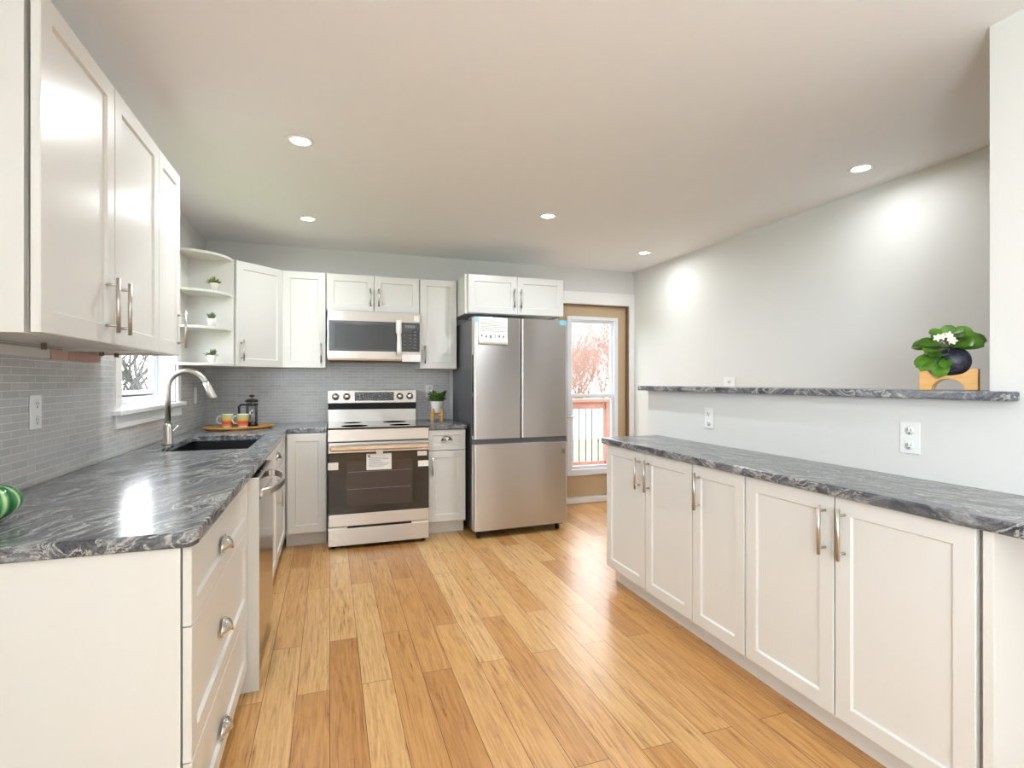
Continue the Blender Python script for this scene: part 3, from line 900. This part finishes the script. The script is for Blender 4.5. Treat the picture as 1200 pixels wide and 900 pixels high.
fdoor('door', .0, cx - .003, .802, 1.785, 'steel_v')
fdoor('door', cx + .003, FWd, .802, 1.785, 'steel_v')
fdoor('freezer_drawer', 0, FWd, .065, .755, 'steel_v')
box('pocket_handle', 'body', .004, FWd - .004, .022, .07, .758, .799, fr)
MB().box(.0, FWd, .004, .03, .755, .762).build('drawer_lip', 'steel_m', fr)
MB().box(-.0012, .0, .030, .055, .83, 1.14).box(-.0012, .0, .030, .055, 1.18, 1.48).build('side_grip', 'rubber', fr)
for x in (.02, FWd - .12): MB().box(x, x + .10, .10, .20, 1.775, 1.80).build('hinge_cover', 'body', fr, bevel=.004)
MB().box(.012, .062, -.001, .045, 1.742, 1.7862).build('protective_tape', 'bluetape', fr)
MB().box(FWd - .075, FWd - .01, -.001, .045, 1.745, 1.7862).build('protective_tape', 'bluetape', fr)
MB().box(FWd - .055, FWd - .025, -.0012, .0, .655, .69).build('badge', 'chrome', fr)
for x in (.05, FWd - .07):
    MB().lathe([(.022, -.012), (.024, 0), (.022, .012)], 16, (x, .06, .0245), 'X').build('roller', 'rubber', fr)
box('base_grille', 'black', .02, FWd - .02, .085, .10, .035, .066, fr)
# printed sheet taped to the left door
ps = thing('instruction_sheet', 'white printed sheet stuck on the upper left refrigerator door', 'paper', (1.122, 4.083, 1.78), math.radians(2.2))
mb = MB(); bm = mb.bm; g = []
for i in range(9):
    row = []
    for j in range(7):
        u, v = i / 8, j / 6
        lift = .0015 + (.010 * max(0, u - .72) * max(0, .35 - v) * 9)
        row.append(bm.verts.new((u * .247, -lift, -.215 + v * .215 + .0)))
    g.append(row)
for i in range(8):
    for j in range(6): mb._face([g[i][j], g[i + 1][j], g[i + 1][j + 1], g[i][j + 1]], True)
o = mb.build('sheet', 'paper', ps); sm = o.modifiers.new('solid', 'SOLIDIFY'); sm.thickness = .0006; sm.offset = 1
mb = MB()
for k in range(9): mb.box(.018, .23 - (.05 if k % 4 == 3 else 0), -.0026, -.0018, -.018 - k * .0115, -.0145 - k * .0115)
for k in range(6):
    x = .02 + k * .037; mb.box(x, x + .016, -.0026, -.0018, -.150 - (k % 3) * .008, -.140 - (k % 2) * .006); mb.box(x + .008, x + .012, -.0026, -.0018, -.165, -.13)
mb.build('printed_lines', 'ink', ps)


# ------------------------------------------------------------------ recessed lights
def recessed(x, y, label, power=LAMP_W, grp=None):
    t = thing('recessed_light', label, 'ceiling light', (x, y, CEIL), 0, grp)
    MB().lathe([(.045, -.0005), (.048, -.006), (.060, -.005), (.064, -.0005)], 36).build('trim_ring', 'trim', t)
    MB().lathe([(.0, -.003), (.045, -.003), (.045, -.001), (.0, -.001)], 32).build('lens', 'lamp', t)
    l = bpy.data.lights.new('downlight', 'AREA'); l.shape = 'DISK'; l.size = .09; l.energy = power; l.color = (.90, .95, 1.0); l.spread = math.radians(172)
    o = bpy.data.objects.new('bulb', l); COL.objects.link(o); o.parent = t; o.location = (0, 0, -.012)


recessed(-.136, 2.77, 'round white recessed ceiling light nearest the left wall cabinets', 6.5)
recessed(-.149, 4.08, 'round recessed ceiling light at the far left, over the back worktop', 3.2)
recessed(1.461, 3.46, 'round recessed ceiling light in the middle of the ceiling', 9)
recessed(2.709, 4.165, 'small bright recessed ceiling light in the far right corner', 2.8)
recessed(2.76, 2.125, 'round recessed ceiling light at right, in front of the long wall', 1.8)
G2 = 'added fill lights behind the camera'
for x, y in ((-.14, .5), (1.3, .3), (.5, -1.6)): recessed(x, y, 'unseen round recessed light added behind the camera for fill', 1.3, grp=G2)  # out-of-view cans added to brighten the near end of the room


# ------------------------------------------------------------------ outlets and switches
def outlet(label, loc, rotz, wd=.072, hg=.118, switch=False, group=None):
    t = thing('wall_switch' if switch else 'electrical_outlet', label, 'switch' if switch else 'outlet', loc, rotz)
    MB().box(-wd / 2, wd / 2, -.006, -.0005, -hg / 2, hg / 2).build('cover_plate', 'plastic', t, bevel=.002)
    if switch:
        MB().box(-.017, .017, -.010, -.006, -.034, .034).build('rocker', 'plastic', t, bevel=.0015)
    else:
        for z in (-.028, .028):
            f = MB().lathe([(.0165, -.0062), (.0165, -.008), (0, -.008)], 20, (0, 0, z), 'Y').build('socket', 'plastic', t)
            MB().box(-.0075, -.0055, -.0086, -.008, z - .002, z + .008).box(.0055, .0075, -.0086, -.008, z - .002, z + .007).box(-.0025, .0025, -.0086, -.008, z - .012, z - .007).build('slots', 'slot', f)
    return t


outlet('white outlet on the left tiled wall, nearest the camera', (XL + T, 2.27, 1.162), R90)
outlet('white switch plate on the left tiles between the window and the corner', (XL + T, 4.575, 1.16), R90, switch=True, hg=.125)
outlet('white outlet on the back tiles behind the plant with white pot', (.886, YB - T, 1.175), 0)
outlet('white outlet on the half wall, toward the far end of the buffet', (XP, 2.50, 1.057), RM)
outlet('white outlet on the half wall above the near end of the buffet', (XP, 1.39, 1.057), RM)
outlet('white plate low on the long right wall, just showing over the ledge', (XR, 3.52, 1.24), RM, wd=.13)

# ------------------------------------------------------------------ tray, mugs, french press
ty = thing('wooden_tray', 'oval wooden serving tray on the corner of the worktop', 'tray', (-.645, 4.45, CT), math.radians(28))
N = 48; a_, b_ = .245, .17


def oval(a, b): return [(math.copysign(abs(math.cos(t)) ** .8, math.cos(t)) * a, math.copysign(abs(math.sin(t)) ** .8, math.sin(t)) * b) for t in [2 * PI * k / N for k in range(N)]]


mb = MB(); bm = mb.bm
prof = [(.90, .0008), (1.0, .016), (1.0, .022), (.96, .022), (.90, .010), (.0, .010)]
rings = []
for s_, z in prof[:-1]: rings.append([bm.verts.new((x * s_, y * s_, z)) for x, y in oval(a_, b_)])
for p, q in zip(rings, rings[1:]):
    for k in range(N): mb._face([p[k], p[(k + 1) % N], q[(k + 1) % N], q[k]], True)
mb._face(rings[0][::-1]); mb._face(rings[-1])
mb.build('tray_body', 'tray', ty)
TZ = CT + .0105


def mug(x, y, label):
    t = thing('coffee_mug', label, 'mug', (x, y, TZ), math.radians(0))
    MB().lathe([(0, .0), (.030, .0), (.034, .004), (.0415, .096), (.0415, .099), (.0385, .099), (.037, .094), (.031, .008), (0, .006)], 32).build('cup', 'mug', t)
    MB().tube([(-.037, 0, .082), (-.058, 0, .084), (-.072, 0, .068), (-.072, 0, .046), (-.058, 0, .028), (-.035, 0, .026)], .0048, 10).build('handle', 'ceramic', t)
    return t


mug(-.735, 4.50, 'striped orange and green mug on the tray, the left one')
mug(-.625, 4.47, 'striped orange and green mug on the tray in front of the french press')
fp_ = thing('french_press', 'black and glass french press coffee maker on the tray', 'french press', (-.575, 4.56, TZ))
MB().lathe([(.040, .012), (.043, .016), (.043, .188), (.041, .188), (.041, .018), (0, .014)], 32).build('glass_beaker', 'clear', fp_)
mb = MB().lathe([(0, 0), (.047, 0), (.047, .012), (.0445, .014), (.0445, .03), (.0435, .03), (.0435, .012), (0, .012)], 32)
for k in range(4):
    a = PI / 4 + k * PI / 2; mb.tube([(.0455 * math.cos(a), .0455 * math.sin(a), .012), (.0455 * math.cos(a), .0455 * math.sin(a), .175)], .003, 8)
mb.lathe([(.0435, .158), (.0455, .158), (.0455, .172), (.0435, .172), (.0435, .158)], 32)
mb.build('frame', 'black', fp_)
MB().lathe([(.0, .188), (.048, .188), (.048, .198), (.03, .208), (0, .210)], 32).build('lid', 'black', fp_)
MB().tube([(0, 0, .21), (0, 0, .228)], .003, 8).lathe([(0, .226), (.016, .226), (.019, .234), (.014, .242), (0, .243)], 20).build('plunger_knob', 'black', fp_)
MB().tube([(0, 0, .03), (0, 0, .188)], .0025, 8).lathe([(0, .10), (.039, .10), (.039, .106), (0, .106)], 24).build('plunger', 'chrome', fp_)
MB().tube([(-.044, -.006, .165), (-.072, -.01, .168), (-.088, -.012, .15), (-.086, -.012, .09), (-.078, -.011, .04)], [.008, .009, .009, .008, .007], 12).build('handle', 'black', fp_)


# ------------------------------------------------------------------ little plants
def succulent(x, y, z, label, leafm, seed, upright):
    rnd = random.Random(seed)
    t = thing('potted_succulent', label, 'plant', (x, y, z))
    MB().lathe([(0, .0), (.022, .0), (.029, .052), (.029, .056), (.025, .056), (.024, .048), (0, .047)], 28).build('pot', 'ceramic', t)
    MB().lathe([(.0, .0505), (.0238, .0495)], 20).build('soil', 'soil', t)
    mb = MB()
    for k in range(34):
        a = rnd.uniform(0, 2 * PI); el = rnd.uniform(.25, 1.4) if not upright else rnd.uniform(.7, 1.5)
        d = (math.cos(a) * math.cos(el), math.sin(a) * math.cos(el), math.sin(el))
        mb.leaf((rnd.uniform(-.008, .008), rnd.uniform(-.008, .008), .048), d, rnd.uniform(.038, .058), rnd.uniform(.010, .016), curl=rnd.uniform(-.2, .3))
    mb.build('foliage', leafm, t, weld=False)


succulent(-.77, 4.20, 1.9015, 'tiny olive-green plant in white pot on the top shelf', 'leaf2', 1, False)
succulent(-.785, 4.20, 1.6505, 'tiny spiky green plant in white pot on the middle shelf', 'leaf3', 2, True)
succulent(-.785, 4.20, 1.3955, 'tiny grey-green plant in white pot on the lowest rounded shelf', 'leaf3', 3, False)

pp = thing('potted_plant', 'bushy green plant in white pot on wooden stand beside the range', 'plant', (.905, 4.69, CT))
for k in range(4):
    a = PI / 4 + k * PI / 2
    MB().box(-.008, .008, -.008, .008, .0005, .115).build('stand_leg', 'bamboo', pp, loc=(.056 * math.cos(a), .056 * math.sin(a), 0), rotz=a, bevel=.002)
MB().box(-.056, .056, -.007, .007, .055, .075).build('stand_brace', 'bamboo', pp, rotz=PI / 4)
MB().box(-.056, .056, -.007, .007, .0555, .0745).build('stand_brace', 'bamboo', pp, rotz=-PI / 4)
MB().lathe([(0, .0755), (.040, .0755), (.0455, .08), (.058, .175), (.058, .180), (.053, .180), (.051, .165), (0, .163)], 32).build('pot', 'ceramic', pp)
MB().lathe([(0, .170), (.0515, .168)], 24).build('soil', 'soil', pp)
mb = MB(); rnd = random.Random(8)
for k in range(120):
    a = rnd.uniform(0, 2 * PI); rr = .045 * math.sqrt(rnd.random()); el = rnd.uniform(.2, 1.45)
    d = (math.cos(a) * math.cos(el), math.sin(a) * math.cos(el), math.sin(el)); h = rnd.uniform(0, .075)
    b = (math.cos(a) * (rr + h * .35), math.sin(a) * (rr + h * .35), .168 + h)
    mb.leaf(b, d, rnd.uniform(.03, .055), rnd.uniform(.016, .026), curl=rnd.uniform(.0, .5))
for k in range(22):
    a = 2 * PI * k / 22; mb.tube([(.015 * math.cos(a), .015 * math.sin(a), .165), (.05 * math.cos(a), .05 * math.sin(a), .245)], .0012, 5)
mb.build('foliage', 'leaf4', pp, weld=False)

# plant in the black ball pot on the ledge
LZ = 1.2375
bp = thing('potted_plant', 'broad-leaved green plant in black ball pot on the granite ledge', 'plant', (2.128, 1.30, LZ), math.radians(-63))
# local x -> toward the camera's right; stand is two arched wooden boards
def arch_board(yy):
    w2_, h = .081, .076; pts = [(-w2_, 0), (-w2_, h)]
    pts += [(-.058 + .0, h)]
    for k in range(0, 13):
        a = PI + k * PI / 12; pts.append((.058 * math.cos(a), h + .024 * math.sin(a) * 1.0))
    pts += [(w2_, h), (w2_, 0), (.046, 0)]
    for k in range(0, 13):
        a = k * PI / 12; pts.append((.046 * math.cos(a), .040 * math.sin(a)))
    out = []
    for p in pts:
        if not out or (abs(out[-1][0] - p[0]) + abs(out[-1][1] - p[1])) > 1e-5: out.append(p)
    if abs(out[0][0] - out[-1][0]) + abs(out[0][1] - out[-1][1]) < 1e-5: out.pop()
    return MB().prism(out, yy - .008, yy + .008, 'Y')
st1 = arch_board(-.052).build('stand_board', 'bamboo', bp, bevel=.0015)
st2 = arch_board(.052).build('stand_board', 'bamboo', bp, bevel=.0015)
MB().box(-.077, -.062, -.044, .044, .02, .055).build('stand_rail', 'bamboo', bp, bevel=.001)
MB().box(.062, .077, -.044, .044, .02, .055).build('stand_rail', 'bamboo', bp, bevel=.001)
prof = []
for k in range(0, 15):
    th = PI - .12 - k * (PI - .12 - .50) / 14
    prof.append((.053 * math.sin(th), .104 + .053 * math.cos(th)))
prof = [(0, prof[0][1])] + prof + [(prof[-1][0] - .005, prof[-1][1]), (.020, .128), (0, .128)]
MB().lathe(prof, 36, (.010, 0, 0)).build('pot', 'potblack', bp)
MB().lathe([(0, .146), (.021, .145)], 24, (.010, 0, 0)).build('soil', 'soil', bp)
mb = MB(); sb = MB()
# (x, y toward viewer is -y?, z) leaf centres laid out as in a trailing peperomia
LV = [(-.065, -.055, .215, .075), (-.035, -.06, .165, .078), (-.075, -.06, .120, .072), (-.025, -.075, .090, .066), (-.012, -.05, .200, .06),
      (.045, -.05, .205, .085), (.060, -.02, .228, .08), (.02, -.02, .248, .07), (-.03, .0, .250, .072), (-.05, .03, .235, .07), (.02, .04, .240, .075),
      (.065, .03, .215, .07), (-.07, .02, .18, .065), (.0, .06, .20, .07), (-.055, -.05, .145, .06), (-.010, -.062, .122, .05), (.03, -.035, .262, .045), (-.045, -.03, .262, .05),
      (-.095, -.03, .205, .07), (-.055, -.07, .185, .07), (-.09, -.045, .135, .07), (.075, -.045, .200, .08), (.085, .0, .225, .07), (-.005, .0, .265, .06), (.04, -.005, .258, .07)]
for i, (x, y, z, s_) in enumerate(LV):
    root = Vector((.01 + rnd.uniform(-.012, .012), rnd.uniform(-.012, .012), .146)); c = Vector((x * .80 + .002, y, z * .80)); s_ *= .92
    outv = (c - Vector((0, 0, .16))).normalized()
    d = Vector((outv.x, outv.y, outv.z * .4 - .35 if z < .16 else outv.z * .1)).normalized()
    up = Vector((outv.x * .6, -.75 + outv.y * .3, .55)) if y < .02 else Vector((0, -.5, .8))
    mb.leaf(c - d * s_ * .5, d, s_, s_ * .86, up=up, curl=.18, rows=8, blunt=True)
    sb.tube([root, (root + c) * .5 + Vector((0, 0, .03)), c - d * s_ * .5], .0018, 6)
mb.build('foliage', 'leaf1', bp, weld=False)
sb.tube([(-.02, -.03, .155), (-.07, -.04, .162), (-.105, -.045, .154)], [.002, .0025, .003], 6)
sb.build('stalks', 'stalk', bp, weld=False)
mb = MB()
for (x, y, z) in ((-.014, -.07, .190), (.004, -.07, .195), (.016, -.068, .174), (-.028, -.072, .187), (.010, -.072, .182)):
    for k in range(5):
        a = k * 2 * PI / 5; mb.leaf((x, y, z), (math.cos(a), -.3, math.sin(a)), .014, .009, up=(0, -1, 0), curl=.1, rows=3)
mb.build('flowers', 'flower', bp, weld=False)

# green glazed pumpkin-shaped ornament standing at the left edge
gd = thing('ceramic_pumpkin', 'glossy green ribbed pumpkin ornament with pale stripes at the worktop left edge', 'ornament', (-.832, 1.712, CT), math.radians(12))
mb = MB(); bm = mb.bm; SEG, RG = 96, 20; vs = []
for i in range(RG + 1):
    th = PI * i / RG
    for k in range(SEG):
        a = 2 * PI * k / SEG; rib = 1 - .10 * (1 - abs(math.sin(6 * a))) ** 2 * math.sin(th) ** .5
        vs.append(bm.verts.new((.073 * rib * math.sin(th) * math.cos(a), .073 * rib * math.sin(th) * math.sin(a), .049 + .049 * math.cos(th) - .010 * math.exp(-(th / .35) ** 2))))
for i in range(RG):
    for k in range(SEG): mb._face([vs[i * SEG + k], vs[(i + 1) * SEG + k], vs[(i + 1) * SEG + (k + 1) % SEG], vs[i * SEG + (k + 1) % SEG]], True)
mb.build('pumpkin_body', 'gourd', gd)
MB().tube([(0, 0, .084), (0, 0, .10), (.006, .004, .112)], [.009, .006, .005], 10).build('stem', 'stalk', gd)

# ------------------------------------------------------------------ outdoors
GZ = -1.5
lw = MB().box(-60, 60, -40, 90, GZ - .1, GZ).build('lawn', lawn_m); lw['kind'] = 'stuff'
tag(lw, 'bright green lawn seen beyond the deck', 'grass')
dk = thing('deck', 'small reddish cedar deck outside the back door', 'deck', (2.9, 5.15, 0))
mb = MB()
for k in range(11): mb.box(-1.6, 1.6, .0 + k * .105, .098 + k * .105, -.03, .0)
mb.build('deck_boards', 'deck', dk, bevel=.003)
for x in (-1.5, 1.5):
    for y in (.06, 1.0): MB().box(x - .045, x + .045, y - .045, y + .045, GZ, -.03).build('post', 'deck', dk)
rl = thing('deck_railing', 'reddish wooden deck railing with thin black balusters', 'railing', (2.9, 6.2, 0))
box('top_rail', 'deck', -1.6, 1.6, -.07, .07, .995, 1.035, rl, .004)
box('upper_rail', 'deck', -1.6, 1.6, -.02, .02, .905, .995, rl, .003)
box('bottom_rail', 'deck', -1.6, 1.6, -.02, .02, .14, .225, rl, .003)
x = -1.5
while x < 1.55:
    if not (.50 < x < .64):
        MB().tube([(x, 0, .225), (x, 0, .905)], .0095, 8).build('baluster', 'iron', rl)
    x += .092
for x in (-1.6, .57, 1.6): MB().box(x - .045, x + .045, -.045, .045, .001, .995).build('post', 'deck', rl, bevel=.003)
fn = thing('vinyl_fence', 'white panel fence across the lawn behind the railing', 'fence', (9.2, 22.3, GZ), math.radians(-6))
for k in range(8):
    mb = MB()
    for j in range(8): mb.box(-4 + k + j * .122, -4 + k + j * .122 + .117, -.02, .02, .05, 1.7)
    mb.build('fence_panel', 'fence', fn)
    MB().box(-4.04 + k, -3.96 + k, -.05, .05, 0, 1.8).build('fence_post', 'fence', fn)


def tree(name, label, loc, height, seed, m, spread=.55, levels=4, kids=3, r0=.09, stems=1, group=None):
    rnd = random.Random(seed); t = thing(name, label, 'tree', loc, 0, group); tr = MB(); br = MB()

    def grow(p, d, length, r, lev, mbx):
        pts = [p]; dd = d.copy()
        for k in range(3):
            dd = (dd + Vector((rnd.uniform(-1, 1), rnd.uniform(-1, 1), rnd.uniform(-.3, .6))) * .16).normalized(); pts.append(pts[-1] + dd * length / 3)
        mbx.tube(pts, [r, r * .88, r * .76, r * .62], 6 if lev < 2 else 4, caps=False)
        if lev >= levels: return
        for k in range(kids + (lev > 1)):
            q = pts[rnd.randint(0 if (stems > 1 and lev == 0 and k == 0) else 1, 3)]; a = rnd.uniform(0, 2 * PI)
            nd = (dd + Vector((math.cos(a), math.sin(a), rnd.uniform(-.2, .6))) * spread * rnd.uniform(.7, 1.5)).normalized(); nd.z = max(nd.z, .05); nd.normalize()
            grow(q, nd, length * rnd.uniform(.55, .8), r * .55, lev + 1, br)
    for s_ in range(stems):
        p = Vector((rnd.uniform(-1.1, 1.1), rnd.uniform(-.8, .8), 0)) if stems > 1 else Vector((0, 0, 0))
        grow(p, Vector((rnd.uniform(-.15, .15), rnd.uniform(-.15, .15), 1)).normalized(), height * .42, r0, 0, tr)
    tr.build('trunk', m, t, weld=False); br.build('branches', m, t, weld=False)
    return t


gT = 'bare pinkish trees seen through the back door'
tL = 'bare pinkish leafless tree behind the white fence beyond the deck'
k = 0
for (x, y) in ((9.0, 25), (12.0, 25.4), (15.0, 25.6), (10.6, 29), (13.8, 30), (17.5, 30)):
    tree('bare_tree', tL, (x, y, GZ + .02), 7.4, 20 + k, 'bark', .55, 5, 3, .05, 10, gT); k += 1
tree('bare_tree', 'grey leafless tree outside the sink window', (-2.95, 9.8, GZ), 6.0, 43, 'bark2', .95, 3, 6, .10)
gh = thing('garden_shed', 'small pale yellow gabled shed seen low through the sink window', 'shed', (-6.1, 20.5, GZ), math.radians(-14))
MB().box(-1.6, 1.6, -1.4, 1.4, 0, 1.55).prism([(-1.6, 1.55), (1.6, 1.55), (0, 2.45)], -1.4, 1.4, 'Y').build('walls', 'siding', gh)
MB().prism([(-1.85, 1.42), (0, 2.46), (0, 2.56), (-1.85, 1.52)], -1.6, 1.6, 'Y').prism([(0, 2.46), (1.85, 1.42), (1.85, 1.52), (0, 2.56)], -1.6, 1.6, 'Y').build('roof', 'roof', gh)

bpy.context.view_layer.update()
